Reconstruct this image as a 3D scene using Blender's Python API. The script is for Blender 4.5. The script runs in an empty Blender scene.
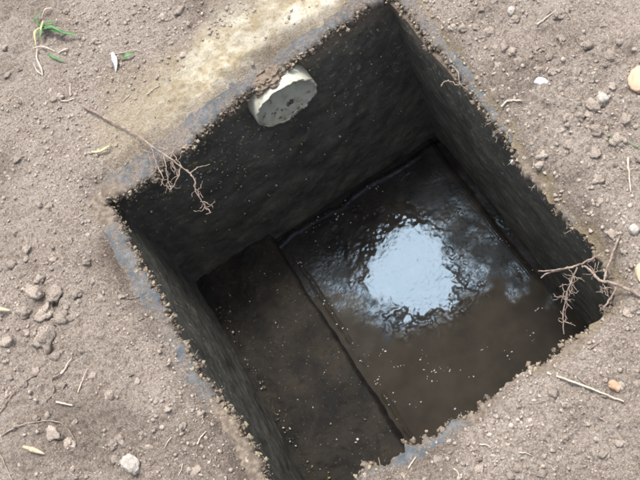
import bpy, math, random
import numpy as np
from mathutils import Matrix, Vector
random.seed(7); rng = np.random.default_rng(7)

# ------------------------------------------------------------------ camera, sky, sun, exposure
scene = bpy.context.scene
CM = np.array([[0.8310605, 0.55617235, 0.00328246], [-0.47580761, 0.71400679, -0.51361603], [-0.28800273, 0.42528417, 0.85801387]])
CP = np.array([0.25548595, -1.07988428, 1.26571648]); FPX = 1000.0
cam_data = bpy.data.cameras.new('camera'); cam = bpy.data.objects.new('camera', cam_data)
scene.collection.objects.link(cam); scene.camera = cam
cam_data.sensor_width = 36; cam_data.lens = 36*FPX/640; cam_data.clip_start = .02; cam_data.clip_end = 1000
mw = Matrix.Identity(4)
for i in range(3):
    for j in range(3): mw[i][j] = CM[i, j]
    mw[i][3] = CP[i]
cam.matrix_world = mw

def ray(x, y):
    v = CM @ np.array([(x-320)/FPX, -(y-240)/FPX, -1.0]); return v/np.linalg.norm(v)
def at(x, y, z=0.0):                       # a photo pixel on the level z
    v = ray(x, y); return CP + v*(z-CP[2])/v[2]

SW, SL, DEP = .56, .6616, .436             # inside width, inside length, depth of the pit
SLN = np.array([.022, -.062, 1.0]); SLN /= np.linalg.norm(SLN)      # the sludge lies slightly sloped
PLN = np.array([.022, -.106, 1.0]); PLN /= np.linalg.norm(PLN)       # normal of the calm pool on it
_v = ray(402, 274); SUN = _v - 2*(_v @ PLN)*PLN                     # towards the hazy sun that the water mirrors
elev = math.asin(SUN[2]); azim = math.atan2(SUN[0], SUN[1])
world = bpy.data.worlds.new('World'); scene.world = world; world.use_nodes = True
wn = world.node_tree.nodes; wl = world.node_tree.links
sky = wn.new('ShaderNodeTexSky'); sky.sky_type = 'NISHITA'; sky.sun_disc = False
sky.sun_elevation = elev; sky.sun_rotation = azim; sky.dust_density = 4.0; sky.air_density = 1.0
hs = wn.new('ShaderNodeHueSaturation'); hs.inputs['Saturation'].default_value = .45
wl.new(sky.outputs[0], hs.inputs['Color']); wl.new(hs.outputs[0], wn['Background'].inputs[0])
wn['Background'].inputs[1].default_value = .13
sd = bpy.data.lights.new('sun', 'SUN'); sd.energy = 1.5; sd.angle = math.radians(14); sd.color = (1, .965, .92)
so = bpy.data.objects.new('sun', sd); scene.collection.objects.link(so)
so.location = (0, 0, 5); so.rotation_euler = Vector(SUN.tolist()).to_track_quat('Z', 'Y').to_euler()
scene.view_settings.view_transform = 'Standard'; scene.view_settings.look = 'None'
scene.view_settings.gamma = 1; scene.view_settings.use_curve_mapping = False
scene.view_settings.exposure = 1.25
scene.render.engine = 'CYCLES'; scene.cycles.filter_width = 1.9

# ------------------------------------------------------------------ helpers
COL = scene.collection
def tag(o, label=None, cat=None, group=None, kind=None):
    for k, v in (('label', label), ('category', cat), ('group', group), ('kind', kind)):
        if v: o[k] = v
    return o
def empty(name, loc):
    o = bpy.data.objects.new(name, None); COL.objects.link(o); o.location = loc; o.empty_display_size = .05; return o
def obj(name, mesh, parent=None):
    o = bpy.data.objects.new(name, mesh); COL.objects.link(o)
    if parent:
        o.parent = parent; o.matrix_parent_inverse = Matrix.Translation(-parent.location)
        if parent.parent: o.matrix_parent_inverse = Matrix.Identity(4)
    return o
def mesh_np(name, V, F, mat=None, smooth=True):
    me = bpy.data.meshes.new(name); V = np.asarray(V, dtype=np.float32); F = np.asarray(F, dtype=np.int32); k = F.shape[1]
    me.vertices.add(len(V)); me.vertices.foreach_set('co', V.ravel())
    me.loops.add(F.size); me.loops.foreach_set('vertex_index', F.ravel())
    me.polygons.add(len(F)); me.polygons.foreach_set('loop_start', np.arange(0, F.size, k, dtype=np.int32))
    me.update(calc_edges=True)
    if smooth: me.polygons.foreach_set('use_smooth', np.ones(len(F), dtype=bool))
    if mat: me.materials.append(mat)
    me.validate(); return me
def attr(me, name, arr):
    a = me.attributes.new(name, 'FLOAT_COLOR', 'POINT'); q = np.ones((len(arr), 4), np.float32); q[:, :3] = arr; a.data.foreach_set('color', q.ravel())

def h2(i, j, s):
    n = (i.astype(np.int64)*374761393 + j.astype(np.int64)*668265263 + s*974634777) & 0xffffffff
    n = ((n ^ (n >> 13))*1274126177) & 0xffffffff
    return ((n ^ (n >> 16)) & 0xffff)/65535.0
def vn(x, y, s=0):                          # value noise -1..1
    x = np.asarray(x, float); y = np.asarray(y, float)
    i = np.floor(x); j = np.floor(y); u = x-i; v = y-j; u = u*u*u*(u*(u*6-15)+10); v = v*v*v*(v*(v*6-15)+10)
    a = h2(i, j, s); b = h2(i+1, j, s); c = h2(i, j+1, s); d = h2(i+1, j+1, s)
    return 2*((a*(1-u)+b*u)*(1-v)+(c*(1-u)+d*u)*v)-1
def fbm(x, y, s=0, o=4, g=.5):
    r = 0; a = 1; t = 0
    for k in range(o):
        c, q = math.cos(k*1.3), math.sin(k*1.3)
        r = r + a*vn((c*x-q*y)*2.03**k, (q*x+c*y)*2.03**k, s+k*7); t += a; a *= g
    return r/t
def worley(x, y, s=0):
    i = np.floor(x); j = np.floor(y); d = np.full(np.shape(x), 9.0)
    for a in (-1, 0, 1):
        for b in (-1, 0, 1):
            d = np.minimum(d, (i+a+h2(i+a, j+b, s)-x)**2 + (j+b+h2(i+a, j+b, s+5)-y)**2)
    return np.sqrt(d)
def sstep(a, b, x): t = np.clip((x-a)/(b-a), 0, 1); return t*t*(3-2*t)

# ------------------------------------------------------------------ materials
class Mat:
    def __init__(s, name, rough=.9, spec=.3):
        s.m = bpy.data.materials.new(name); s.m.use_nodes = True; s.n = s.m.node_tree.nodes; s.l = s.m.node_tree.links
        s.b = s.n['Principled BSDF']; s.b.inputs['Roughness'].default_value = rough; s.b.inputs['Specular IOR Level'].default_value = spec
        s.tc = s.n.new('ShaderNodeTexCoord').outputs['Object']
    def noise(s, scale, detail=4, rough=.6, vec=None):
        t = s.n.new('ShaderNodeTexNoise'); t.inputs['Scale'].default_value = scale; t.inputs['Detail'].default_value = detail
        t.inputs['Roughness'].default_value = rough; s.l.new(vec or s.tc, t.inputs['Vector']); return t.outputs['Fac']
    def stretch(s, sx, sy, sz):
        t = s.n.new('ShaderNodeMapping'); t.inputs['Scale'].default_value = (sx, sy, sz); s.l.new(s.tc, t.inputs['Vector']); return t.outputs[0]
    def vor(s, scale, vec=None):
        t = s.n.new('ShaderNodeTexVoronoi'); t.inputs['Scale'].default_value = scale; s.l.new(vec or s.tc, t.inputs['Vector']); return t.outputs['Distance']
    def ramp(s, fac, *stops):
        t = s.n.new('ShaderNodeValToRGB'); e = t.color_ramp.elements
        while len(e) < len(stops): e.new(.5)
        for k, (p, c) in enumerate(stops):
            e[k].position = p; e[k].color = (*c, 1) if hasattr(c, '__len__') else (c, c, c, 1)
        s.l.new(fac, t.inputs[0]); return t.outputs[0]
    def mix(s, f, a, b, mode='MIX'):
        t = s.n.new('ShaderNodeMix'); t.data_type = 'RGBA'; t.blend_type = mode
        for v, k in ((f, 0), (a, 6), (b, 7)):
            if hasattr(v, 'is_linked'): s.l.new(v, t.inputs[k])
            elif hasattr(v, '__len__'): t.inputs[k].default_value = (*v, 1)
            else: t.inputs[k].default_value = v if k == 0 else (v, v, v, 1)
        return t.outputs[2]
    def math(s, op, a, b):
        t = s.n.new('ShaderNodeMath'); t.operation = op
        for v, k in ((a, 0), (b, 1)):
            if hasattr(v, 'is_linked'): s.l.new(v, t.inputs[k])
            else: t.inputs[k].default_value = v
        return t.outputs[0]
    def at(s, name):
        t = s.n.new('ShaderNodeAttribute'); t.attribute_name = name; q = s.n.new('ShaderNodeSeparateColor'); s.l.new(t.outputs['Color'], q.inputs[0]); return q.outputs
    def sep(s):
        q = s.n.new('ShaderNodeSeparateXYZ'); s.l.new(s.tc, q.inputs[0]); return q.outputs
    def col(s, c):
        if hasattr(c, 'is_linked'): s.l.new(c, s.b.inputs['Base Color'])
        else: s.b.inputs['Base Color'].default_value = (*c, 1)
    def rough(s, c): s.l.new(c, s.b.inputs['Roughness'])
    def bump(s, h, dist=.002, st=1.0):
        t = s.n.new('ShaderNodeBump'); t.inputs['Distance'].default_value = dist; t.inputs['Strength'].default_value = st
        s.l.new(h, t.inputs['Height']); s.l.new(t.outputs[0], s.b.inputs['Normal'])

def soil_colour(m, light=1.0, k=1.0):
    a = m.noise(9*k, 5, .6); b = m.noise(230*k, 5, .8); c = m.noise(420*k, 2, .6)
    L = lambda *q: tuple(light*x for x in q)
    base = m.ramp(a, (.3, L(.300, .250, .208)), (.7, L(.435, .380, .326)))
    base = m.mix(m.ramp(b, (.40, 0), (.56, 1)), m.mix(1.0, base, (.54, .49, .45), 'MULTIPLY'), base)
    base = m.mix(m.ramp(c, (.54, 0), (.70, .8)), base, L(.62, .565, .505))
    return base, b, c
# ground
g = Mat('dry_soil', .95, .15); base, nb, nc = soil_colour(g, 1.0)
R_, G_, B_ = g.at('tint')[:3]
crust = g.mix(g.ramp(g.noise(26, 5, .65), (.42, 0), (.6, 1)), (.50, .42, .28), (.76, .71, .57))
crust = g.mix(g.ramp(g.noise(170, 3, .6), (.56, 0), (.72, .6)), crust, (.28, .21, .145))
base = g.mix(R_, base, crust)
base = g.mix(G_, base, g.mix(1.0, base, (.50, .47, .45), 'MULTIPLY'))
base = g.mix(B_, base, g.mix(.35, base, (.36, .29, .15)))
g.col(base); g.bump(g.math('ADD', nb, g.math('MULTIPLY', nc, .5)), .0050, 1.0); M_GROUND = g.m
# loose crumbs and clods
def soil_mat(name, light, tint=None, k=1.0):
    m = Mat(name, .95, .12); b, n1, n2 = soil_colour(m, light, k)
    if tint: b = m.mix(.6, b, tint)
    m.col(b); m.bump(n1, .0015, .8); return m.m
M_CRUMB = [soil_mat('soil_crumb', 1.0), soil_mat('pale_soil_crumb', 1.2), soil_mat('dark_soil_crumb', .7)]
M_CLOD = [soil_mat('soil_clod', 1.0, None, .02), soil_mat('pale_soil_clod', 1.15, None, .02), soil_mat('brown_soil_clod', .85, None, .02)]
M_CRUST = [soil_mat('rim_crust_brown', .6, (.22, .17, .12)), soil_mat('rim_crust_yellow', .75, (.36, .31, .20)), soil_mat('rim_crust_dark', .5, (.09, .075, .06))]
# weathered rim of the box
m = Mat('weathered_rim', .85, .3)
blu = m.ramp(m.noise(40, 5, .65), (.3, (.065, .078, .088)), (.52, (.120, .140, .154)), (.75, (.25, .262, .268)))
dust = m.math('MAXIMUM', m.ramp(m.noise(85, 5, .75), (.44, 0), (.58, 1)), m.ramp(m.noise(11, 4, .6), (.46, 0), (.58, 1))); so_b, n1, n2 = soil_colour(m, .60)
c = m.mix(dust, blu, so_b); R_, G_, B_ = m.at('tint')[:3]
c = m.mix(R_, c, m.mix(m.ramp(m.noise(120, 4, .6), (.4, 0), (.65, 1)), (.16, .125, .095), (.30, .25, .195)))
m.col(c); m.bump(m.noise(240, 5, .7), .005, 1.0); M_RIM = m.m
# slimy wall
m = Mat('slimy_wall', .75, .3); X, Y, Z = m.sep()[:3]
c = m.ramp(m.noise(14, 6, .65), (.3, (.052, .051, .043)), (.55, (.092, .090, .075)), (.75, (.140, .134, .110)))
st = m.ramp(m.noise(9, 5, .7, m.stretch(1, 1, 2)), (.52, 0), (.72, 1)); c = m.mix(m.math('MULTIPLY', st, .5), c, (.21, .195, .155))
sp = m.ramp(m.noise(120, 3, .6), (.60, 0), (.67, 1)); spm = m.ramp(m.noise(7, 3, .6), (.36, 0), (.54, 1))
zt = m.ramp(Z, (.0, 0), (1, 1)); ztop = m.n.new('ShaderNodeMapRange'); ztop.inputs[1].default_value = -.26; ztop.inputs[2].default_value = -.05; m.l.new(Z, ztop.inputs[0])
c = m.mix(m.math('MULTIPLY', m.math('MULTIPLY', sp, spm), m.math('ADD', .15, ztop.outputs[0])), c, m.mix(m.ramp(m.noise(45, 1), (.45, 0), (.55, 1)), (.40, .36, .31), (.30, .26, .11)))
zc = m.n.new('ShaderNodeMapRange'); zc.inputs[1].default_value = -.060; zc.inputs[2].default_value = -.024; m.l.new(m.math('ADD', Z, m.math('MULTIPLY', m.math('SUBTRACT', m.noise(22, 5, .7), .5), .085)), zc.inputs[0])
sb, n1, n2 = soil_colour(m, .5)
c = m.mix(zc.outputs[0], c, m.mix(.5, sb, (.16, .115, .075)))
m.col(c); m.rough(m.ramp(m.noise(30, 3), (.35, .45), (.65, .9))); m.bump(m.noise(70, 6, .7), .004, .7); M_WALL = m.m
# ledge
m = Mat('silted_ledge', .8, .3)
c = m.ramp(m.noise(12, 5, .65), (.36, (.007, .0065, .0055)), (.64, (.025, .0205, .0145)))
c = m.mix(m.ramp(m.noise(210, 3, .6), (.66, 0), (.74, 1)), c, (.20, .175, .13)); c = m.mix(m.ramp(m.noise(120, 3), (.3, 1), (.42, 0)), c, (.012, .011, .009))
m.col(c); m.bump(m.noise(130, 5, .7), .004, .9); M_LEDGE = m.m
# sludge
m = Mat('wet_sludge', .1, .5); P_ = m.at('wet')
thick = m.ramp(m.noise(26, 5, .65), (.35, (.012, .0115, .0105)), (.7, (.030, .027, .023)))
c = m.mix(P_[0], thick, m.ramp(m.noise(18, 4, .6), (.35, (.018, .0155, .012)), (.65, (.029, .025, .0195)))); m.col(c)
reg = m.ramp(m.noise(15, 4, .6), (.42, 0), (.56, 1))
rr = m.mix(reg, m.ramp(m.noise(110, 5, .65), (.42, .07), (.60, .34)), .42)
rr = m.mix(P_[1], rr, .07); m.rough(m.mix(P_[0], rr, .55))
sp_ = m.mix(reg, .15, .06); sp_ = m.mix(P_[0], sp_, .04)
m.l.new(m.mix(P_[1], sp_, .115), m.b.inputs['Specular IOR Level']); m.l.new(m.mix(P_[0], (.56, .77, 1), (1, .95, .88)), m.b.inputs['Specular Tint'])  # blue of the mirrored sky put into the tint, except on the silt
bn = m.mix(P_[1], m.mix(P_[0], m.noise(170, 4, .65), m.mix(.9, m.noise(120, 3, .6), .5)), m.mix(.74, m.noise(150, 4, .7), .5)); m.bump(bn, .0010, .6)
M_SLUDGE = m.m
# white plastic
m = Mat('dirty_white_plastic', .45, .5)
c = m.mix(m.ramp(m.noise(38, 5, .65), (.44, 0), (.72, .85)), (.50, .50, .42), (.33, .28, .19))
c = m.mix(m.ramp(m.noise(75, 3, .6), (.61, 0), (.68, .8)), c, (.13, .085, .05)); m.col(c); m.bump(m.noise(90, 3), .0008, .4); M_PVC = m.m
def plain(name, c1, c2, sc=60, rough=.7, bump=.001):
    m = Mat(name, rough, .25); m.col(m.ramp(m.noise(sc, 4, .6), (.35, c1), (.65, c2))); m.bump(m.noise(sc*3, 3, .6), bump, .7); return m.m
M_SCUM_GLINT = plain('pale_scum_glint', (.22, .225, .23), (.42, .43, .44), 90, .4)
M_GRIT_GLINT = [plain('pale_grit_glint', (.34, .31, .27), (.50, .46, .41), 90), plain('brown_grit', (.15, .12, .08), (.24, .19, .13), 90), plain('moss_grit', (.19, .18, .06), (.30, .27, .10), 90)]
M_ROOT = plain('dry_root', (.155, .112, .085), (.34, .275, .23), 160, .85)
M_STRAW = plain('pale_straw', (.40, .34, .27), (.58, .52, .43), 200, .7)
M_GRASS = plain('green_grass', (.06, .155, .055), (.13, .26, .11), 70, .5)
M_YGRASS = plain('yellowed_grass', (.42, .42, .17), (.62, .58, .30), 70, .6)
M_DRYLEAF = plain('dry_leaf', (.40, .31, .20), (.54, .44, .31), 140, .6)
M_TAN = plain('tan_stone', (.46, .31, .21), (.58, .41, .30), 30, .6)
M_WHITE = plain('white_pebble', (.50, .51, .52), (.72, .73, .74), 80, .5)
M_PALE = plain('pale_stone', (.30, .27, .24), (.46, .43, .39), 110, .85, .002)
M_ORANGE = plain('orange_fragment', (.33, .21, .13), (.42, .30, .21), 80, .8)
M_GREYP = plain('pale_grey_stone', (.30, .275, .255), (.44, .41, .385), 60, .9, .002)
M_CREAMCLOD = plain('pale_clod', (.33, .30, .26), (.47, .435, .39), 160, .95, .004)
M_GREY = plain('grey_stone', (.21, .18, .165), (.31, .275, .255), 45, .9, .002)

# ------------------------------------------------------------------ outlines seen in the photograph (pixels on the ground level)
inner_px = [(107, 205), (106, 199), (120, 193), (150, 176), (178, 152), (204, 126), (250, 88), (300, 52), (340, 23), (375, 1), (386, -6), (398, 0), (420, 26), (443, 56), (475, 97), (497, 127), (512, 150), (539, 187), (569, 218), (590, 240),
            (602, 262), (612, 285), (610, 306), (590, 326), (569, 343), (531, 367), (500, 390), (475, 409), (437, 431), (402, 450), (378, 463), (361, 469), (345, 487), (318, 510), (290, 532), (278, 518),
            (266, 480), (252, 450), (240, 422), (222, 402), (204, 379), (183, 345), (163, 303), (141, 266), (124, 236), (110, 210)]
soil_px = [(92, 206), (92, 184), (112, 165), (140, 144), (170, 124), (200, 101), (247, 68), (290, 37), (330, 8), (352, -10), (384, -26), (402, -14), (420, 6), (442, 33), (462, 60), (482, 87), (502, 117), (513, 138), (526, 160), (548, 190), (572, 214), (593, 236),
           (606, 258), (617, 284), (616, 308), (596, 330), (572, 347), (533, 372), (503, 396), (478, 416), (441, 440), (408, 461), (384, 474), (364, 477), (352, 493), (322, 520), (288, 546), (262, 520),
           (250, 482), (236, 448), (222, 424), (205, 400), (184, 374), (164, 340), (143, 302), (124, 272), (108, 240), (97, 220)]
def polyg(px, step=.002, jag=.003, seed=3):
    P = np.array([at(*q)[:2] for q in px]); n = len(P); out = []
    for k in range(n):                       # gentle Catmull-Rom through the corners
        p0, p1, p2, p3 = P[k-1], P[k], P[(k+1) % n], P[(k+2) % n]; m_ = max(2, int(np.linalg.norm(p2-p1)/step))
        for t in np.arange(m_)/m_:
            cr = .5*((2*p1)+(p2-p0)*t+(2*p0-5*p1+4*p2-p3)*t*t+(3*p1-p0-3*p2+p3)*t**3); li = p1+(p2-p1)*t
            out.append(.4*cr+.6*li)
    Q = np.array(out); T = np.roll(Q, -1, 0)-np.roll(Q, 1, 0); T /= np.linalg.norm(T, axis=1)[:, None]+1e-9
    N = np.stack([-T[:, 1], T[:, 0]], 1)     # the outline runs clockwise: N points outwards
    s = fbm(Q[:, 0]*45, Q[:, 1]*45, seed, 3)*1.1 + fbm(Q[:, 0]*170, Q[:, 1]*170, seed+40, 3)*1.3
    return Q+N*(s*jag)[:, None], N
INNER, INN = polyg(inner_px, .002, .0058, 3)
SOIL, _n = polyg(soil_px, .003, .0055, 11)
SOIL = SOIL - _n*(.0125*sstep(-.02, .0, SOIL[:, 1])*(1+.8*fbm(SOIL[:, 0]*20, SOIL[:, 1]*20, 72, 3)))[:, None]
SOIL = SOIL - _n*(.0050*(1+fbm(SOIL[:, 0]*14, SOIL[:, 1]*14, 71, 3)*1.3)*(.6+.4*sstep(.0, .06, SOIL[:, 0])))[:, None]
def pdist(X, Y, poly):                       # signed distance, + outside; and nearest point
    A = poly; B = np.roll(poly, -1, 0); best = np.full(X.shape, 1e9); nx = X.copy(); ny = Y.copy(); ins = np.zeros(X.shape, bool)
    for (ax, ay), (bx, by) in zip(A, B):
        dx, dy = bx-ax, by-ay; t = np.clip(((X-ax)*dx+(Y-ay)*dy)/(dx*dx+dy*dy+1e-18), 0, 1)
        qx, qy = ax+t*dx, ay+t*dy; d = (X-qx)**2+(Y-qy)**2; k = d < best; best[k] = d[k]; nx[k] = qx[k]; ny[k] = qy[k]
        cr = ((ay > Y) != (by > Y)) & (X < (bx-ax)*(Y-ay)/(by-ay+1e-18)+ax); ins ^= cr
    d = np.sqrt(best); return np.where(ins, -d, d), nx, ny

# ------------------------------------------------------------------ ground: one sheet with the pit's opening in it
def ground_z(x, y, sd):
    near = sstep(0, .03, sd)
    rough = .55+.45*sstep(-.2, .5, fbm(x*5, y*5, 60, 2))
    z = .010 + .011*fbm(x*6, y*6, 1, 3) + .006*sstep(.05, .5, fbm(x*15, y*15, 2, 3))
    z = z + rough*(.0078*(.55-worley(x*44+fbm(x*60, y*60, 5, 2)*.5, y*44, 3)) + .0058*(.5-worley(x*105, y*105, 9)) + .0034*fbm(x*130, y*130, 12, 3))
    return z*(.05+.95*near) - .0048*(1-sstep(0, .016, sd))
CELL = .0023
def axis(a, b):
    c = list(np.arange(a, b, CELL)); s = CELL; lo, hi = [], []; p = c[0]; q = c[-1]
    while q < 350: s *= 1.45; p -= s; q += s; lo.insert(0, p); hi.append(q)
    return np.array(lo+c+hi)
gx = axis(-.48, 1.0); gy = axis(-1.0, .62); NX, NY = len(gx), len(gy)
X, Y = np.meshgrid(gx, gy, indexing='ij')
inbox = (X > -.12) & (X < .72) & (Y > -.80) & (Y < .13)
sdist = np.full(X.shape, .5); PX = X.copy(); PY = Y.copy()
coarse = SOIL[::2]
sdist[inbox], PX[inbox], PY[inbox] = pdist(X[inbox], Y[inbox], coarse)
far = sstep(2.5, 1.2, np.maximum(np.abs(X-.3), np.abs(Y+.3)))
out = sdist > 0
keep = out[:-1, :-1] | out[1:, :-1] | out[:-1, 1:] | out[1:, 1:]
move = ~out; X2 = np.where(move, PX, X); Y2 = np.where(move, PY, Y); sd2 = np.where(move, 0, sdist)
Z = ground_z(X2, Y2, sd2)*far + (1-far)*.05*fbm(X2*.2, Y2*.2, 77, 2)
def fxy(i, j): return i*NY+j
I, J = np.nonzero(keep); F = np.stack([fxy(I, J), fxy(I+1, J), fxy(I+1, J+1), fxy(I, J+1)], 1)
used = np.unique(F); remap = np.full(NX*NY, -1); remap[used] = np.arange(len(used)); F = remap[F]
V = np.stack([X2.ravel(), Y2.ravel(), Z.ravel()], 1)[used]
xs, ys = V[:, 0], V[:, 1]; sdv = sd2.ravel()[used]
wn_ = fbm(xs*22, ys*22, 31, 4)
crustm = sstep(.160, .085, ys-.06*sstep(.2, .5, xs)+.035*wn_)*sstep(.0, .03, ys)*(.25*sstep(.0, .10, xs+.04*wn_)+.75*sstep(.10, .30, xs+.06*wn_))*sstep(.66, .44, xs+.03*wn_)
crustm = crustm*sstep(-.75, -.1, fbm(xs*13, ys*13, 35, 4)+.25)*(.35+.65*sstep(.012, .028, sdv))
moist = sstep(.05, .55, fbm(xs*5.5, ys*5.5, 44, 4))*.62 + .35*sstep(.022, .006, sdv+.006*wn_)*sstep(.05, -.1, ys)
yel = sstep(.018, .004, sdv+.01*wn_)*sstep(.3, .5, xs) + .6*sstep(.15, .08, np.hypot(xs-.15, ys-.06)+.05*wn_)
me = mesh_np('ground', V, F, M_GROUND); attr(me, 'tint', np.clip(np.stack([crustm, moist, yel], 1), 0, 1))
tag(obj('ground', me), kind='structure')
def gz(x, y):
    x = np.atleast_1d(np.asarray(x, float)); y = np.atleast_1d(np.asarray(y, float)); s, _, _ = pdist(x, y, coarse); return ground_z(x, y, np.maximum(s, 0))
def on(px, py, lift=0.0):
    p = at(px, py, .006); z = gz(p[0], p[1])[0] if lift is not None else 0; return np.array([p[0], p[1], z+lift])

# ------------------------------------------------------------------ the pit: walls, rim, ledge
pit = empty('inspection_pit', (SW/2, -SL/2, -DEP-.06))
tag(pit, 'open square inspection pit with dark slimy walls and a ragged blue grey rim', 'pit')
def slab(nm, o, du, L, nrm, z0, z1, mat, amp=.0035, seed=0, off=.004, th=.03, step=.004):
    nu, nv = int(L/step)+1, int((z1-z0)/step)+1
    u, v = np.meshgrid(np.linspace(0, L, nu), np.linspace(z0, z1, nv), indexing='ij')
    d = amp*fbm(u*12+seed*9, v*12, seed, 4)*1.2 + amp*.5*fbm(u*60, v*60, seed+3, 3) - off
    if seed == 1: d = d - .026*sstep(.0575, .052, np.hypot(u-.02-.332, v+.071))     # opening for the pipe
    A = np.array(o)[None, None] + u[..., None]*np.array(du) + d[..., None]*np.array(nrm); A = A.astype(float); A[..., 2] = v
    Bk = np.array(o)[None, None] + u[..., None]*np.array(du) - (th)*np.array(nrm)*np.ones_like(u)[..., None]; Bk[..., 2] = v
    idx = np.arange(nu*nv).reshape(nu, nv); F = np.stack([idx[:-1, :-1], idx[1:, :-1], idx[1:, 1:], idx[:-1, 1:]], -1).reshape(-1, 4)
    n = nu*nv; V = np.concatenate([A.reshape(-1, 3), Bk.reshape(-1, 3)]); Fb = F[:, ::-1]+n
    bd = []
    for e in (idx[:, 0], idx[-1, :], idx[::-1, -1], idx[0, ::-1]): bd += [(e[k+1], e[k], e[k]+n, e[k+1]+n) for k in range(len(e)-1)]
    F = np.concatenate([F, Fb, np.array(bd)]); me = mesh_np(nm, V, F, mat); return obj(nm, me, pit)
ZT = -.016
slab('wall', (-.02, 0, 0), (1, 0, 0), SW+.04, (0, -1, 0), -DEP-.06, ZT, M_WALL, seed=1)
slab('wall', (SW, .021, 0), (0, -1, 0), SL+.042, (-1, 0, 0), -DEP-.06, ZT-.001, M_WALL, seed=2)
slab('wall', (SW+.02, -SL, 0), (-1, 0, 0), SW+.04, (0, 1, 0), -DEP-.06, ZT, M_WALL, seed=3)
slab('wall', (0, -SL-.021, 0), (0, 1, 0), SL+.042, (1, 0, 0), -DEP-.06, ZT-.001, M_WALL, seed=4)
# rim: one strip per side, between the ragged inner outline and the soil
cid = [int(np.argmin(np.hypot(*(INNER-at(*q)[:2]).T))) for q in ((106, 200), (386, -6), (612, 290), (288, 532))]
NI = len(INNER)
for k in range(4):
    a, b = cid[k], cid[(k+1) % 4]; ids = np.arange(a, b+1) if b > a else np.concatenate([np.arange(a, NI), np.arange(0, b+1)])
    e = INNER[ids]; n = INN[ids].copy()
    for _ in range(25): n[1:-1] = (n[:-2]+n[2:]+n[1:-1])/3
    n /= np.linalg.norm(n, axis=1)[:, None]; rows = []; prof = [(.030, -.030), (.007, -.027), (.002, -.019), (.0, -.010), (.0015, -.004), (.005, -.001), (.011, .0), (.019, .0), (.028, .0), (.042, -.001), (.060, -.004)]
    for (w, z) in prof:
        p = e+n*w; zz = z + (.0028*fbm(p[:, 0]*55, p[:, 1]*55, 81, 4) if -.02 < z else 0) - .002
        q = p + n*(.0022*fbm(e[:, 0]*120+z*300, e[:, 1]*120+z*180, 91, 3))[:, None]*(1 if z < -.002 else 0)
        rows.append(np.concatenate([q, zz[:, None] if np.ndim(zz) else np.full((len(p), 1), zz)], 1))
    A = np.array(rows); m_, n_ = A.shape[:2]; idx = np.arange(m_*n_).reshape(m_, n_)
    F = np.stack([idx[:-1, :-1], idx[1:, :-1], idx[1:, 1:], idx[:-1, 1:]], -1).reshape(-1, 4)
    V = A.reshape(-1, 3); me = mesh_np('rim', V, F, M_RIM)
    x, y = V[:, 0], V[:, 1]; nn = fbm(x*30, y*30, 21, 4)
    pA = [(at(540, 185), .07), (at(510, 385), .10), (at(600, 300), .10), (at(106, 200), .05), (at(245, 450), .09)]
    t = np.zeros(len(V))
    for c_, r_ in pA: t = np.maximum(t, sstep(r_*1.15, r_*.6, np.hypot(x-c_[0], y-c_[1])+.03*nn))
    t = np.maximum(t, .8*sstep(-.004, -.014, V[:, 2]+.004*nn))
    attr(me, 'tint', np.stack([t, t*0, t*0], 1)); obj('rim', me, pit)
# pale grit and moss clinging to the wall under the pipe
uu = np.concatenate([rng.normal(.20, .10, 260), rng.uniform(.02, .54, 170)]); zz_ = np.concatenate([rng.normal(-.13, .055, 260), rng.uniform(-.33, -.05, 170)])
k_ = (uu > .01) & (uu < .55) & (zz_ < -.03) & (zz_ > -.39); GRIT_AND_GLINTS = np.c_[uu[k_], np.full(k_.sum(), -.0005), zz_[k_]]
# silted ledge along one side
LE, LZ = .172, -.412
def sheet(x0, x1, y0, y1, fz, step):
    u, v = np.meshgrid(np.arange(x0, x1+step/2, step), np.arange(y0, y1+step/2, step), indexing='ij'); z = fz(u, v)
    nu, nv = u.shape; idx = np.arange(nu*nv).reshape(nu, nv); F = np.stack([idx[:-1, :-1], idx[1:, :-1], idx[1:, 1:], idx[:-1, 1:]], -1).reshape(-1, 4)
    return np.stack([u, v, z], -1).reshape(-1, 3), F, idx
def ledge_z(x, y):
    z = LZ + .010*fbm(x*14, y*14, 5, 4) + .0045*fbm(x*60, y*60, 6, 3)
    ed = LE + .006*fbm(y*18, y*0+3, 8, 4)
    return z - .075*sstep(ed-.004, ed+.012, x) - .006*sstep(ed-.03, ed, x)
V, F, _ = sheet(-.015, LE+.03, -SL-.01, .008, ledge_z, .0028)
obj('ledge', mesh_np('ledge', V, F, M_LEDGE), pit)

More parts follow.
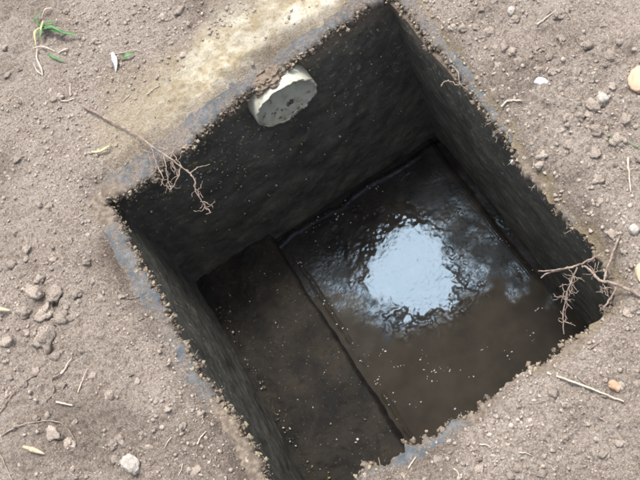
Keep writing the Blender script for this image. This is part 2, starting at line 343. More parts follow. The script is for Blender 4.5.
# ------------------------------------------------------------------ sludge and standing water on the bottom
c0 = at(401, 262, -DEP)
def sl_parts(x, y):
    w = fbm(x*16, y*16, 15, 4)
    ux, uy = np.abs(x-c0[0]-.006), np.abs(y-c0[1]+.016)
    pud = sstep(.112, .052, (np.maximum(ux*1.0, uy*.70)*.5+np.hypot(ux*.90, uy*.64)*.5)+.030*w+.016*fbm(x*75, y*75, 28, 3))
    c1 = at(470, 390, -DEP); mud = sstep(.20, .175, np.hypot((x-c1[0])*.70, (y-c1[1])*1.05)+.05*w+.015*fbm(x*60, y*60, 29, 3))*(1-pud)  # smooth settled silt
    c2 = at(352, 352, -DEP); mud = np.maximum(mud, .85*sstep(.085, .045, np.hypot((x-c2[0])*1.1, (y-c2[1])*.55)+.04*w+.012*fbm(x*60, y*60, 30, 3))*(1-pud))
    return pud, np.clip(mud, 0, 1)
def sl_z(x, y):
    pud, mud = sl_parts(x, y)
    z = -DEP-.017 - (SLN[0]*(x-c0[0])+SLN[1]*(y-c0[1]))/SLN[2]
    cl = sstep(-.05, .30, fbm(x*17, y*17, 41, 3))          # lumpy patches between smooth ones
    lump = .0011*fbm(x*26, y*26, 16, 3, .5) + (.35+.65*cl)*(.0014*np.maximum(0, .45-worley(x*105+w_(x, y), y*105, 18)) + .00042*fbm(x*210, y*210, 19, 3)) + .0006*cl*fbm(x*90, y*90, 43, 2)
    z = z + lump*(1-.93*pud)*(1-.94*mud) + pud*(.00016*fbm(x*55, y*55, 20, 3)+.00010*fbm(x*200, y*200, 25, 3)) + (pud-pud*pud)*.0009*fbm(x*150, y*150, 27, 3) + pud*.052*(y-c0[1]+.01)
    z = z + .0028*np.exp(-((x-LE-.016-.005*fbm(y*24, y*0, 22, 4))/.0042)**2)*(.15+.85*sstep(-.1, .4, fbm(y*34, x*40+9, 23, 3)))   # ridge along the ledge
    # the sludge cake stops short of two walls: a crisp edge, then a dark trough
    g1 = SW-.018+.006*fbm(y*16, y*0+2, 33, 4); g2 = -.016+.011*fbm(x*18, x*0+5, 34, 4)
    z = z + .0022*np.exp(-((x-g1+.004)/.0022)**2)*sstep(-.40, -.36, y) - .007*sstep(g1, g1+.010, x)*sstep(-.42, -.30, y)
    return z + .0020*np.exp(-((y-g2+.004)/.003)**2) - .008*sstep(g2, g2+.012, y)
def w_(x, y): return .8*fbm(x*40, y*40, 26, 2)
V, F, _ = sheet(LE-.006, SW+.012, -SL-.012, .012, sl_z, .0018)
me = mesh_np('sludge', V, F, M_SLUDGE); pud, mud = sl_parts(V[:, 0], V[:, 1]); attr(me, 'wet', np.stack([mud, pud, pud*0], 1))
slo = tag(obj('sludge_water', me), kind='structure')
SCUM = True

# ------------------------------------------------------------------ lumps: crumbs, crust, clods
def icos(sub, seed, amp, flat=.75):
    import bmesh
    bm = bmesh.new(); bmesh.ops.create_icosphere(bm, subdivisions=sub, radius=1.0); r = random.Random(seed); o = Vector((r.random()*50, r.random()*50, r.random()*50))
    from mathutils import noise as mn
    for v in bm.verts:
        d = 1 + amp*mn.fractal(v.co*1.1+o, 1.0, 2.0, 4) + amp*.5*mn.noise(v.co*3.1+o); v.co *= d; v.co.z *= flat
    V = np.array([v.co[:] for v in bm.verts]); F = np.array([[q.index for q in f.verts] for f in bm.faces]); bm.free(); return V, F
SHAPES = [icos(1, s, .8) for s in range(12)]
LUMPS = [icos(2, s, 1.0) for s in range(20, 36)]
def scatter(pos, rad, mats, wts, name, kinds=SHAPES, smooth=True):
    pos = np.asarray(pos); n = len(pos); Vs, Fs, Ms, b = [], [], [], 0; mi = rng.choice(len(mats), n, p=wts)
    for k, (V, F) in enumerate(kinds):
        ids = np.arange(k, n, len(kinds)); m = len(ids)
        if not m: continue
        a = rng.random(m)*6.283; t = (rng.random(m)-.5)*1.4; c, s_, ct, st_ = np.cos(a), np.sin(a), np.cos(t), np.sin(t)
        sc = rad[ids][:, None]*np.stack([np.ones(m), .65+.6*rng.random(m), .65+.35*rng.random(m)], 1)
        q = V[None]*sc[:, None]; x, y, z = q[..., 0], q[..., 1], q[..., 2]
        y, z = ct[:, None]*y-st_[:, None]*z, st_[:, None]*y+ct[:, None]*z; x, y = c[:, None]*x-s_[:, None]*y, s_[:, None]*x+c[:, None]*y
        Vs.append((np.stack([x, y, z], -1)+pos[ids][:, None]).reshape(-1, 3)); Fs.append((F[None]+(b+np.arange(m)*len(V))[:, None, None]).reshape(-1, 3)); b += m*len(V)
        Ms.append(np.repeat(mi[ids], len(F)).astype(np.int32))
    me = mesh_np(name, np.concatenate(Vs), np.concatenate(Fs), None, smooth)
    for m in mats: me.materials.append(m)
    me.polygons.foreach_set('material_index', np.concatenate(Ms)); me.update(); return me
N = 60000
p = np.stack([rng.uniform(-.42, .93, N), rng.uniform(-.93, .56, N)], 1)
s, _, _ = pdist(p[:, 0], p[:, 1], coarse[::2]); dens = .16+.84*sstep(-.30, .30, fbm(p[:, 0]*6, p[:, 1]*6, 52, 3))
ok = (s > -.001) & (rng.random(N) < dens); p = p[ok]; s = s[ok]; n = len(p)
cr = sstep(.125, .095, p[:, 1]+.02*fbm(p[:, 0]*22, p[:, 1]*22, 31, 2))*(p[:, 1] > 0)*sstep(.02, .10, p[:, 0])*sstep(.60, .48, p[:, 0])
ok = rng.random(n) > .93*cr; p = p[ok]; s = s[ok]; n = len(p)
rad = .0008+.0034*rng.random(n)**5; z = ground_z(p[:, 0], p[:, 1], np.maximum(s, 0))
me = scatter(np.c_[p, z+rad*.10], rad, M_CRUMB, [.84, .07, .09], 'soil_crumbs')
tag(obj('soil_crumbs', me), 'loose fine soil crumbs strewn over the ground round the pit', 'soil', kind='stuff')
# crust and moss clinging to the inner edge of the rim
k = rng.integers(0, NI, 6500); o = rng.normal(0, .0036, 6500); e = INNER[k]; nrm = INN[k]
dz = -np.abs(rng.normal(0, .009, 6500)); pos = np.c_[e+nrm*(o+.002)[:, None], -.004+dz*(o < .004)]
sel = fbm(pos[:, 0]*24, pos[:, 1]*24, 61, 3) > -.30; pos = pos[sel]; rad = .0006+.0030*rng.random(len(pos))**3.5
cr_o = scatter(pos, rad, M_CRUST, [.55, .22, .23], 'crust', LUMPS); tag(obj('crust', cr_o, pit), kind='stuff')

# pale flecks on the sludge: scum, plus glints laid along its edges
fl = [(430, 365), (437, 361), (428, 372), (461, 370), (420, 352), (378, 350), (342, 333), (347, 345), (352, 352), (330, 318), (372, 378), (380, 388), (388, 400), (520, 262), (535, 300), (300, 260), (318, 245), (345, 215), (500, 235), (415, 400), (455, 405), (395, 360), (530, 330), (480, 345), (505, 350)]
fl += [(318+k*4.2, 295+k*8) for k in range(6)] + [(360+k*9, 360+k*17) for k in range(4)] + [(310+k*9, 228-k*6) for k in range(8)]
pos = []
for fx, fy in fl:
    for _ in range(int(rng.integers(2, 7))):
        q = at(fx+rng.normal(0, 5), fy+rng.normal(0, 4), -DEP)
        if LE+.012 < q[0] < SW-.01: q[2] = float(sl_z(np.array([q[0]]), np.array([q[1]]))[0])+.0003; pos.append(q)
pos = np.array(pos); me = scatter(pos, .0007+.0016*rng.random(len(pos))**2, [M_SCUM_GLINT], [1.0], 'scum_and_glints'); tag(obj('scum_and_glints', me, slo), kind='stuff')

gl = rng.random(130); GRIT_AND_GLINTS = np.concatenate([GRIT_AND_GLINTS, np.c_[.004+np.abs(rng.normal(0, .006, 130)), -.06-.55*gl, np.full(130, LZ+.004)],  # pale row at the wall foot stands in for highlights on the joint
    np.c_[rng.uniform(.02, .165, 90), rng.uniform(-.62, -.05, 90), np.full(90, LZ+.001)]])
me = scatter(GRIT_AND_GLINTS, .0005+.0022*rng.random(len(GRIT_AND_GLINTS))**3.5, M_GRIT_GLINT, [.45, .30, .25], 'grit_and_glints'); tag(obj('grit_and_glints', me, pit), kind='stuff')

# tubes
def tube(pts, r0, r1=None, sides=6, wob=.0, sub=5):
    P = np.array(pts, float); r1 = r0 if r1 is None else r1; n = len(P); Q = []
    for k in range(n-1):
        p0 = P[max(k-1, 0)]; p1 = P[k]; p2 = P[k+1]; p3 = P[min(k+2, n-1)]
        for t in np.arange(sub)/sub: Q.append(.5*((2*p1)+(p2-p0)*t+(2*p0-5*p1+4*p2-p3)*t*t+(3*p1-p0-3*p2+p3)*t**3))
    Q.append(P[-1]); Q = np.array(Q); m = len(Q)
    if wob: Q[1:-1] += rng.normal(0, wob, (m-2, 3))
    T = np.gradient(Q, axis=0); T /= np.linalg.norm(T, axis=1)[:, None]+1e-12; V = []
    for i in range(m):
        a = np.cross(T[i], [.13, .2, .97]); a /= np.linalg.norm(a)+1e-9; b = np.cross(T[i], a); r = (r0+(r1-r0)*i/(m-1))*(1+(.35*rng.random()-.15 if wob else 0))
        for s_ in range(sides): t = 2*math.pi*s_/sides; V.append(Q[i]+r*(math.cos(t)*a+math.sin(t)*b))
    F = [(i*sides+s_, i*sides+(s_+1) % sides, (i+1)*sides+(s_+1) % sides, (i+1)*sides+s_) for i in range(m-1) for s_ in range(sides)]
    V += [Q[0], Q[-1]]; c0_, c1_ = len(V)-2, len(V)-1
    F += [(c0_, (s_+1) % sides, s_, s_) for s_ in range(0)]
    return np.array(V), np.array(F)
def join(parts):
    Vs, Fs, b = [], [], 0
    for V, F in parts: Vs.append(V); Fs.append(np.asarray(F)+b); b += len(V)
    return np.concatenate(Vs), np.concatenate(Fs)
def sits(pts):
    c = np.mean(pts, axis=0); return c
def part(name, VF, mat, parent): return obj(name, mesh_np(name, VF[0], VF[1], mat), parent)
def local(name, VF, mat, label, cat, group=None):      # a thing that is one mesh, origin at its own place
    V, F = VF; c = V.mean(0); c[2] = V[:, 2].min(); o = obj(name, mesh_np(name, V-c, F, mat)); o.location = c; return tag(o, label, cat, group)

# ------------------------------------------------------------------ the broken pipe in the wall
PX0, PZ0, PR, PT, PY0, PY1 = .332, -.071, .0595, .0040, -.020, .016; TILT = math.radians(13)
def pt_(V):                                # the pipe dips towards the pit
    V = np.array(V, float); y = V[:, 1]-PY0; z = V[:, 2]-PZ0; c, s_ = math.cos(TILT), math.sin(TILT)
    V[:, 1] = PY0+c*y-s_*z; V[:, 2] = PZ0+s_*y+c*z; return V
pipe = empty('drain_pipe', (PX0, PY0, PZ0-PR)); tag(pipe, 'broken white plastic drain pipe end jutting from the pit wall', 'pipe')
def pipe_mesh():
    na, nl = 150, 30; V = []
    for j in range(nl):
        for i in range(na):
            a = 2*math.pi*i/na; V.append((a, j/(nl-1)))
    def P(a, t, r):
        y = PY0 + (PY1-PY0)*t + (.0018*vn(np.array(a*3), np.array(1.), 5)+.0022*vn(np.array(a*9), np.array(2.), 6) if t == 0 else 0)
        return (PX0+r*math.cos(a), float(y), PZ0+r*math.sin(a))
    Vo = [P(a, t, PR) for a, t in V]; Vi = [P(a, t, PR-PT) for a, t in V]; n = len(V); F = []
    def broken(i, j):                      # the crown of the pipe is broken out behind its end ring
        a = (i+.5)/na*360; t = j/(nl-1); half = 30+10*math.sin(j*1.7)+6*math.sin(j*4.1); return t > .42+.05*math.sin(i*.9)+.04*math.sin(i*2.3) and abs(a-98) < 27+4*math.sin(j*.9)
    ok = [[not broken(i, j) for j in range(nl-1)] for i in range(na)]
    for i in range(na):
        i2 = (i+1) % na
        for j in range(nl-1):
            if not ok[i][j]: continue
            a, b, c, d = j*na+i, j*na+i2, (j+1)*na+i2, (j+1)*na+i
            F += [(a, d, c, b), (a+n, b+n, c+n, d+n)]
            if j == 0: F.append((a, b, b+n, a+n))
            elif not ok[i][j-1]: F.append((a, b, b+n, a+n))
            if j < nl-2 and not ok[i][j+1]: F.append((d, d+n, c+n, c))
            if not ok[i-1][j]: F.append((a, a+n, d+n, d))
            if not ok[i2][j]: F.append((b, c, c+n, b+n))
    return pt_(Vo+Vi), np.array(F)
part('pipe_wall', pipe_mesh(), M_PVC, pipe)
# bowl added in the mouth so the bore looks lit; rib, muddy hole
na, nr = 48, 10; V = [(PX0, PY0+.005, PZ0)]; F = []
for j in range(1, nr+1):
    for i in range(na):
        a = 2*math.pi*i/na; r_ = (PR-PT+.0005)*j/nr; x, z = r_*math.cos(a), r_*math.sin(a)
        V.append((PX0+x, PY0+.006+.026*(1-(j/nr)**2)*(.75+.5*z/PR)-.006*math.exp(-((x+.002)/.006)**2)*(1-j/nr*.4)+.0006*float(vn(np.array(x*90), np.array(z*90), 8)), PZ0+z))
for j in range(nr):
    for i in range(na):
        i2 = (i+1) % na
        F.append((1+(j-1)*na+i, 1+j*na+i, 1+j*na+i2, 1+(j-1)*na+i2) if j else (0, 0, 1+i, 1+i2))
F = [f for f in F if len(set(f)) == 4]; tri = [(1+i, 1+(i+1) % na, 1+na+(i+1) % na, 1+na+i) for i in range(0)]
V[0] = (PX0, PY0+.019, PZ0); me_ = bpy.data.meshes.new('lit_bore_bowl')
me_.from_pydata([tuple(v) for v in pt_(V)], [], F+[(0, 1+i, 1+(i+1) % na) for i in range(na)]); me_.materials.append(M_PVC)
me_.polygons.foreach_set('use_smooth', [True]*len(me_.polygons)); obj('lit_bore_bowl', me_, pipe)
pos = [(PX0+.004+rng.normal(0, .0035), PY0+.012+rng.normal(0, .001), PZ0-.030+rng.normal(0, .004)) for _ in range(7)]
pos += [(PX0-.030+.0022*k_+rng.normal(0, .001), PY0+.0145, PZ0-.030-.0008*k_+rng.normal(0, .0015)) for k_ in range(9)]
pos += [(PX0+rng.uniform(-.05, .05), PY0+.007, PZ0-.050+rng.normal(0, .002)) for _ in range(6)]
me = scatter(pt_(pos), .0014+.0026*rng.random(len(pos)), M_CRUST, [.45, .05, .5], 'silt'); tag(obj('silt', me, pipe), kind='stuff')
# soil slumped over the crown of the pipe
V, F = icos(5, 77, .30, 1.0); q = V*np.array([.032, .022, .013]); q += np.c_[vn(V[:, 0]*7, V[:, 1]*7, 3), vn(V[:, 1]*7, V[:, 2]*7, 4), vn(V[:, 0]*7, V[:, 2]*7+V[:, 1]*5, 5)]*.0028
q += np.array([PX0-.006, -.003, PZ0+PR+.000])
local('soil_heap', (q, F), M_CRUST[0], 'brown crumbly soil slumped over the crown of the white pipe', 'soil')

# ------------------------------------------------------------------ clods
MARKS = [((44, 36), 'grass tuft'), ((120, 60), 'wilted seedling'), ((125, 130), 'dry root'), ((5, 315), 'golden leaf tip'), ((45, 428), 'arched root'), ((135, 466), 'pale whitish clod'), ((25, 395), 'curved thin root'),
         ((600, 270), 'forked root'), ((640, 84), 'tan stone'), ((542, 86), 'white pebble'), ((590, 390), 'long straw'), ((512, 104), 'hooked straw'), ((512, 15), 'oval pebble'), ((634, 232), 'round pale pebble'), ((400, 460), 'blue edged rim'), ((180, 370), 'blue edged rim'), ((230, 20), 'cream crust'), ((90, 240), 'pit corner')]
def near_mark(q):
    d = [np.hypot(*(at(*m_[0], .01)[:2]-q[:2])) for m_ in MARKS]; return MARKS[int(np.argmin(d))][1]
CL = []
for s_ in range(7):
    V, F = icos(3, 200+s_, .60, .8); V = V + np.c_[vn(V[:, 0]*4+s_, V[:, 1]*4, 1), vn(V[:, 1]*4, V[:, 2]*4+s_, 2), vn(V[:, 0]*4, V[:, 2]*4+V[:, 1]*3, 3)]*.10
    CL.append([mesh_np('soil_clod', V, F, m_) for m_ in M_CLOD])
spots = [(28, 315, 9), (47, 315, 12), (67, 322, 14), (49, 340, 16), (58, 298, 11), (40, 296, 11), (30, 335, 6), (120, 440, 8), (56, 435, 10), (71, 445, 8), (88, 330, 6), (20, 300, 6), (12, 345, 7), (85, 352, 6), (110, 395, 5), (150, 448, 5),
         (490, 32, 7), (477, 28, 6), (593, 109, 7), (602, 103, 6), (595, 131, 8), (617, 142, 9), (595, 154, 7), (580, 118, 6), (561, 92, 5), (610, 60, 6), (588, 48, 6), (568, 120, 6), (612, 165, 6), (570, 145, 6), (550, 60, 6), (536, 52, 5), (520, 62, 5),
         (505, 48, 6), (560, 165, 5), (600, 180, 6), (625, 120, 6), (515, 20, 6), (498, 66, 5), (576, 75, 6), (600, 200, 5), (463, 30, 5), (30, 250, 6), (15, 232, 5), (55, 262, 6), (90, 265, 5), (70, 240, 5), (180, 12, 7), (163, 18, 6), (190, 25, 5)]
pts = [(at(x, y, .01)[:2], r) for x, y, r in spots]
while len(pts) < 135:
    x, y = rng.uniform(0, 640), rng.uniform(0, 480); q = at(x, y, .01)[:2]
    if pdist(np.array([q[0]]), np.array([q[1]]), coarse)[0][0] > .014 and not (q[1] > 0 and q[1] < .1 and .05 < q[0] < .5): pts.append((q, rng.uniform(3.6, 6.2)))
for i, (q, r) in enumerate(pts):
    size = 'big' if r > 8 else 'middling' if r > 5.6 else 'small'; tone = int(rng.integers(0, 3)); mk = near_mark(q)
    r = r*.0014*.88; z = gz(*q)[0]; o = obj('soil_clod', CL[i % 7][tone])
    o.location = (q[0], q[1], z+r*.15); o.scale = (r*rng.uniform(.85, 1.2), r*rng.uniform(.75, 1.1), r*rng.uniform(.7, 1)); o.rotation_euler = (rng.uniform(-.4, .4), rng.uniform(-.4, .4), rng.uniform(0, 6.28))
    tag(o, f"{size} {('grey brown', 'pale', 'dark brown')[tone]} soil clod lying in the dirt near the {mk}", 'soil clod', f'soil clods near the {mk}')

# ------------------------------------------------------------------ stones and pebbles
def stone(name, px, py, rx, ry, h, mat, label, cat, seed, rot=0, sink=.25, amp=.25, group=None):
    V, F = icos(4, seed, amp, 1.0); V = np.sign(V)*np.abs(V)**.8; V = V*(1+.10*(.5-worley(V[:, 0]*2.2+seed, V[:, 1]*2.2+V[:, 2]*1.7, 4)))[:, None]; c, s_ = math.cos(rot), math.sin(rot); q = V*np.array([rx, ry, h])
    q = q @ np.array([[c, s_, 0], [-s_, c, 0], [0, 0, 1]]); p = on(px, py); o = obj(name, mesh_np(name, q, F, mat)); o.location = (p[0], p[1], p[2]+h*(1-2*sink)*.5); return tag(o, label, cat, group)
px = .00142
stone('tan_stone', 642, 84, 15*px, 13*px, .009, M_TAN, 'smooth orange tan stone lying on the dirt', 'stone', 303, .9, .3, .2)
stone('pebble', 542, 86, 4.6*px, 7*px, .006, M_WHITE, 'small bright white pebble lying in the brown crumbs', 'pebble', 304, .5, .1, .18)
stone('pebble', 603, 103, 5.5*px, 5*px, .006, M_PALE, 'pale cream pebble resting against a pair of clods', 'pebble', 305, 0, .1, .22)
stone('pebble', 512, 15, 5*px, 4*px, .005, M_PALE, 'oval pale grey pebble beside the short bent twig', 'pebble', 306, .7, .1, .2)
stone('pebble', 634, 232, 4.6*px, 5*px, .006, M_PALE, 'round pale pebble above the forked root', 'pebble', 307, 0, .1, .16)
stone('orange_fragment', 615, 388, 4*px, 6*px, .004, M_ORANGE, 'small orange brown brick fragment by the long straw', 'fragment', 308, .3, .1, .3)
stone('pale_clod', 135, 466, 8*px, 11*px, .008, M_CREAMCLOD, 'pale whitish crumbly clod lying on the dirt', 'clod', 309, .3, .1, .3)

# ------------------------------------------------------------------ roots
rt = empty('dry_root', at(150, 145, .01)); tag(rt, 'dry brown root reaching from the soil over the pit corner near the pipe', 'root')
def rp(lst): return [on(x, y, l) if l is not None else None for x, y, l in lst]
def air(lst): return [at(x, y, z) for x, y, z in lst]
part('stem', tube(air([(84, 106, .010), (105, 118, .016), (130, 131, .020), (158, 150, .022), (176, 163, .022), (191, 174, .020)]), .0023, .0009, 7, .0006), M_ROOT, rt)
part('branch', tube(air([(190, 173, .020), (195, 181, .016), (196, 192, .008), (202, 201, .0), (207, 210, -.006)]), .0013, .0006, 5, .0004), M_ROOT, rt)
for l in ([(201, 201, .0), (207, 203, -.002), (213, 207, -.004)], [(204, 207, -.004), (211, 212, -.008), (206, 214, -.010)], [(203, 204, 0), (200, 209, -.005)]):
    part('rootlet', tube(air(l), .0009, .0005, 5, .0006), M_ROOT, rt)
for l in ([(150, 144, .022), (154, 156, .020), (157, 167, .016), (150, 176, .012), (141, 184, .010)], [(164, 155, .022), (166, 168, .018), (169, 183, .010), (172, 192, .006)], [(180, 167, .022), (178, 178, .018), (171, 189, .012), (167, 187, .01)],
          [(157, 148, .022), (168, 150, .024), (176, 158, .026), (183, 168, .024)], [(170, 158, .022), (178, 146, .020), (196, 146, .018)], [(136, 135, .02), (143, 150, .016), (160, 153, .018)], [(157, 166, .016), (163, 178, .012), (161, 186, .010)], [(190, 173, .02), (198, 168, .018), (210, 164, .012)]):
    part('rootlet', tube(air(l), .0011, .0005, 5, .0006), M_ROOT, rt)
for k in range(52):
    x0, y0, z0 = random.choice([(150, 160, .018), (157, 168, .015), (168, 180, .010), (172, 186, .008), (178, 176, .016), (164, 158, .02), (205, 207, -.004), (186, 170, .02), (145, 143, .02), (197, 190, .008), (172, 160, .02)])
    a = random.random()*6.28; L = random.uniform(6, 16); l = [(x0, y0, z0)]; x, y, z = x0, y0, z0
    for _ in range(3): a += random.uniform(-.9, .9); x += L/3*math.cos(a); y += L/3*math.sin(a); z -= random.uniform(0, .003); l.append((x, y, z))
    part('rootlet', tube(air(l), .0007, .0004, 4, .0005, 3), M_ROOT, rt)
rt = empty('forked_root', at(600, 268, .01)); tag(rt, 'pale forked root with hanging rootlets lying across the broken rim corner', 'root')
part('stem', tube(air([(648, 300, .012), (630, 290, .016), (612, 283, .020), (600, 280, .022), (590, 270, .022), (582, 265, .022)]), .0025, .0013, 7, .0006), M_ROOT, rt)
part('branch', tube(air([(600, 255, .024), (585, 262, .024), (572, 267, .024), (555, 270, .020), (538, 271, .014)]), .0015, .0008, 6, .0005), M_ROOT, rt)
part('branch', tube(air([(577, 266, .024), (560, 270, .018), (546, 274, .012), (541, 278, .010)]), .0015, .0008, 6, .0004), M_ROOT, rt)
part('branch', tube(air([(620, 236, .014), (614, 250, .018), (608, 266, .022), (604, 281, .022)]), .0015, .0015, 6, .0005), M_ROOT, rt)
part('branch', tube(air([(577, 267, .022), (571, 282, .010), (566, 298, .0), (563, 315, -.012), (564, 334, -.024)]), .0012, .0007, 6, .0005), M_ROOT, rt)
part('branch', tube(air([(617, 288, .02), (612, 296, .014), (607, 304, .010), (603, 310, .006)]), .0016, .0011, 6, .0005), M_ROOT, rt)
for k in range(64):
    x0, y0, z0 = random.choice([(569, 288, .006), (566, 300, -.002), (571, 283, .01), (574, 276, .014), (605, 288, .02), (601, 292, .014), (564, 322, -.016), (572, 291, .006), (563, 296, .0), (600, 286, .02), (593, 273, .02)])
    a = random.random()*6.28; L = random.uniform(5, 13); l = [(x0, y0, z0)]; x, y, z = x0, y0, z0
    for _ in range(3): a += random.uniform(-.8, .8); x += L/3*math.cos(a); y += L/3*math.sin(a); z -= random.uniform(0, .004); l.append((x, y, z))
    part('rootlet', tube(air(l), .0007, .0004, 4, .0004, 3), M_ROOT, rt)
# a thin root on the soil, each twig and straw a thing of its own
def lying(name, px_, r0, r1, mat, label, cat, lift=.002, group=None, wob=.0003):
    pts = [on(x, y, lift) for x, y in px_]
    zz = np.array([q[2] for q in pts]); 
    for k in range(len(pts)): pts[k][2] = max(pts[k][2], .5*zz.mean()+.5*pts[k][2])
    return local(name, tube(pts, r0, r1, 6, wob), mat, label, cat, group)
lying('thin_root', [(-4, 428), (6, 412), (18, 398), (30, 384), (42, 378), (52, 381)], .0014, .0007, M_ROOT, 'thin dry root curving over the dirt below the cluster of clods', 'root')
lying('thin_root', [(6, 438), (24, 430), (44, 424), (62, 424), (72, 432), (80, 444)], .0013, .0006, M_ROOT, 'thin arched dry root on the dirt beside the brown leaf', 'root')
lying('thin_root', [(-2, 446), (6, 460), (10, 472), (16, 484)], .0016, .0010, M_ROOT, 'short dark root poking over the dirt below the arched root', 'root')
lying('thin_root', [(50, 404), (58, 392), (56, 382), (66, 376), (78, 362)], .0013, .0007, M_ROOT, 'short forked looking root bit ending in a pale straw', 'root')
lying('straw', [(66, 377), (71, 370), (77, 361)], .0022, .0008, M_STRAW, 'short pale straw sticking up from the dirt by the curved root', 'straw')
lying('straw', [(60, 404), (68, 406), (77, 408)], .0020, .0012, M_STRAW, 'pale flat straw chip lying above the arched root', 'straw')
lying('straw', [(82, 395), (86, 382), (92, 372)], .0012, .0006, M_STRAW, 'thin pale straw lying among fine crumbs right of the curved root', 'straw')
lying('straw', [(202, 447), (206, 440), (210, 434)], .0012, .0007, M_STRAW, 'thin pale straw near the pit rim above the pale clod', 'straw')
lying('straw', [(502, 108), (507, 104), (514, 104), (523, 106)], .0018, .0012, M_STRAW, 'curled pale straw hooked at one end beside the rim', 'straw')
lying('straw', [(538, 30), (546, 25), (557, 17)], .0013, .0006, M_STRAW, 'thin straight straw on the dirt by the oval pebble', 'straw')
lying('straw', [(565, 15), (572, 25), (574, 38), (580, 50)], .0010, .0006, M_ROOT, 'thin brown twig bent across the clods', 'twig')
lying('straw', [(628, 160), (629, 175), (631, 194)], .0017, .0009, M_STRAW, 'pale straight straw lying by the round pale pebble', 'straw')
lying('straw', [(548, 374), (570, 384), (595, 393), (624, 404)], .0017, .0010, M_STRAW, 'long pale straw lying across the dirt next to the orange fragment', 'straw', .004)
lying('straw', [(560, 370), (575, 378), (588, 388)], .0010, .0006, M_ROOT, 'thin brown twig beside the long pale straw', 'twig')
lying('straw', [(408, 468), (411, 462), (415, 456)], .0012, .0007, M_STRAW, 'tiny pale straw standing on the rim edge', 'straw')
lying('straw', [(62, 102), (69, 101), (76, 99)], .0014, .0008, M_STRAW, 'short pale straw lying flat beside an upright one', 'straw')
lying('straw', [(71, 97), (71, 90), (71, 84)], .0013, .0006, M_STRAW, 'short pale straw lying upright beside a flat one', 'straw')
lying('straw', [(608, 140), (622, 142), (640, 150)], .0009, .0005, M_GRASS, 'thin faded green stalk under the tan stone', 'stalk')
lying('straw', [(148, 96), (153, 91), (160, 86)], .0010, .0005, M_STRAW, 'fine pale straw on the cream crust of the rim', 'straw')
for x, y, a, L in ((22, 190, .4, 12), (75, 205, 1.2, 10), (128, 300, -.5, 11), (60, 392, .9, 9), (175, 440, 2.2, 12), (185, 466, 1.9, 12), (480, 445, .3, 12), (455, 470, 1.0, 10), (590, 350, -.6, 12), (520, 455, .2, 12), (600, 420, .9, 13), (640, 430, .4, 12), (545, 130, 1.0, 8), (600, 30, .2, 10), (470, 12, 1.1, 10), (30, 20, .3, 9), (100, 20, .8, 10), (130, 95, 2.4, 10)):
    lying('straw', [(x, y), (x+.5*L*math.cos(a)+1, y+.5*L*math.sin(a)-1), (x+L*math.cos(a), y+L*math.sin(a))], .0009, .0005, M_STRAW if (x+y) % 2 else M_ROOT, f"short wispy {'pale' if (x+y) % 2 else 'brown'} bit of dry stalk on the dirt near the {near_mark(at(x, y, .01))}", 'stalk', .0015, 'scattered bits of dry stalk')
# white flecks caught on the pit wall and rootlets on the rim
q = at(513, 162, -.02); V, F = icos(3, 402, .25, .9); local('white_fleck', (V*.0042+q, F), M_WHITE, 'tiny white fleck caught below the yellowed rim edge', 'fleck')
fib = []
for k_, L in zip(rng.integers(0, NI, 70), rng.uniform(.003, .013, 70)):
    e = INNER[k_]; n_ = INN[k_]; a = rng.normal(0, .8); d = -n_*math.cos(a)+np.array([n_[1], -n_[0]])*math.sin(a); z = -.006-.008*rng.random()
    fib.append(tube([(*e, z), (*(e+d*L*.5), z+rng.normal(0, .002)), (*(e+d*L), z-.003*rng.random())], .0007, .0004, 4, .0003, 3))
o = part('fringe', join(fib), M_ROOT, pit); tag(o, kind='stuff')
for lx in ([(441, 86, -.004), (446, 81, -.002), (452, 82, 0), (458, 85, .0), (466, 84, .004)], [(452, 66, .006), (458, 72, .004), (460, 84, .002), (468, 90, .0)]):
    local('rootlet_wisp', tube(air(lx), .0012, .0006, 5, .0005), M_ROOT, 'pale wispy rootlet curling over the blue grey rim edge', 'root', 'wisps on the rim')

# ------------------------------------------------------------------ grass tuft, seedling, leaves
def blade(pts, w, mat_c=0):
    P = np.array(pts, float); n = len(P); Q = []; sub = 6
    for k in range(n-1):
        p0 = P[max(k-1, 0)]; p1 = P[k]; p2 = P[k+1]; p3 = P[min(k+2, n-1)]
        for t in np.arange(sub)/sub: Q.append(.5*((2*p1)+(p2-p0)*t+(2*p0-5*p1+4*p2-p3)*t*t+(3*p1-p0-3*p2+p3)*t**3))
    Q.append(P[-1]); Q = np.array(Q); m = len(Q); T = np.gradient(Q, axis=0); T /= np.linalg.norm(T, axis=1)[:, None]; V = []
    for i in range(m):
        s_ = np.cross(T[i], [0, 0, 1.]); s_ /= np.linalg.norm(s_)+1e-9; u = i/(m-1); ww = w*(.45+.9*u if u < .5 else 1.8*(1-u)**.8+.04)*.6; up = np.cross(s_, T[i])
        V += [Q[i]-s_*ww+up*ww*.35, Q[i]-up*ww*.05, Q[i]+s_*ww+up*ww*.35, Q[i]-up*(ww*.05+.0004)]
    F = []
    for i in range(m-1):
        for a, b in ((0, 1), (1, 2), (2, 3), (3, 0)): F.append((i*4+a, i*4+b, i*4+4+b, i*4+4+a))
    return np.array(V), np.array(F)
def lift(l): return [on(x, y, z) for x, y, z in l]
gt = empty('grass_tuft', on(44, 36)); tag(gt, 'small tuft of green and yellowed grass growing from the dirt', 'grass tuft')
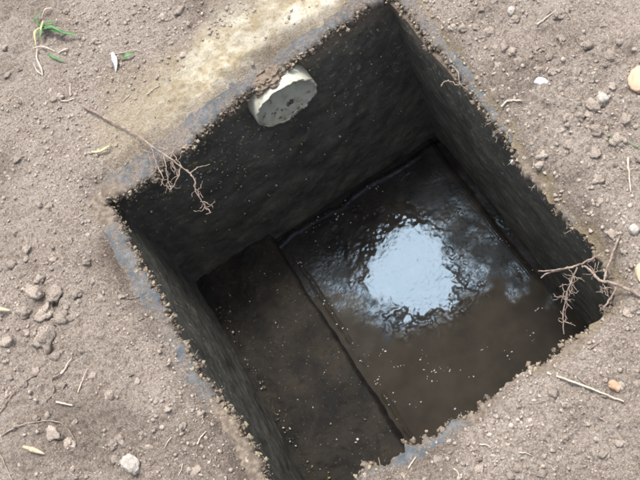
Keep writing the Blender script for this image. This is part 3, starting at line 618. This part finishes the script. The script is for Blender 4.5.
for l, w, mt in (([(44, 28, .002), (54, 34, .014), (66, 39, .016), (82, 40, .010)], .0052, M_GRASS), ([(44, 30, .002), (52, 28, .010), (60, 26, .008)], .0028, M_GRASS), ([(45, 30, .002), (52, 36, .018), (60, 36, .02), (70, 41, .016)], .0040, M_GRASS),
                 ([(44, 30, .002), (46, 36, .016), (44, 44, .012)], .0040, M_GRASS), ([(43, 30, .002), (40, 24, .010), (46, 18, .014)], .0026, M_GRASS), ([(45, 30, .004), (40, 38, .016), (39, 50, .008)], .0032, M_YGRASS), ([(46, 24, .004), (46, 32, .016), (43, 40, .008)], .0028, M_YGRASS),
                 ([(44, 20, .004), (50, 15, .010), (57, 13, .008)], .0022, M_STRAW), ([(40, 50, .006), (39, 60, .006), (44, 72, .004), (44, 78, .002)], .0028, M_STRAW), ([(36, 66, .003), (39, 73, .004), (45, 77, .003)], .0022, M_STRAW), ([(35, 51, .006), (46, 50, .008), (57, 53, .004)], .0022, M_STRAW),
                 ([(49, 55, .003), (56, 60, .006), (66, 64, .003)], .0028, M_GRASS), ([(60, 55, .003), (66, 52, .005), (70, 50, .003)], .0026, M_STRAW)):
    part('blade', blade(lift(l), w*(1.55 if mt is M_GRASS else 1.2)), mt, gt)
sdl = empty('seedling', on(120, 60)); tag(sdl, 'tiny wilted seedling with one white and one green leaf', 'seedling')
part('leaf', blade(lift([(112, 53, .002), (116, 59, .010), (118, 66, .008), (116, 72, .002)]), .0085), M_WHITE, sdl)
part('leaf', blade(lift([(122, 60, .002), (129, 59, .010), (136, 56, .004)]), .0075), M_GRASS, sdl)
part('stem', tube(lift([(110, 55, .002), (124, 54, .004), (134, 51, .005), (141, 52, .003)]), .0010, .0005, 5), M_STRAW, sdl)
def leaf(px_, w, mat, label): local('dry_leaf', blade(lift(px_), w), mat, label, 'leaf')
leaf([(-3, 316, .004), (6, 314, .010), (16, 314, .006)], .0070, M_DRYLEAF, 'small golden dry leaf tip lying by the clod cluster')
leaf([(94, 155, .003), (102, 154, .008), (109, 152, .010), (113, 149, .006)], .0048, M_YGRASS, 'small curled yellow leaf bit lying below the dry root')
leaf([(30, 450, .003), (40, 453, .009), (51, 457, .004)], .0068, M_DRYLEAF, 'curled brown leaf scrap beside the arched root')
leaf([(645, 262, .004), (639, 272, .007), (640, 284, .005)], .0085, M_DRYLEAF, 'pale tan dry leaf lying by the end of the forked root')
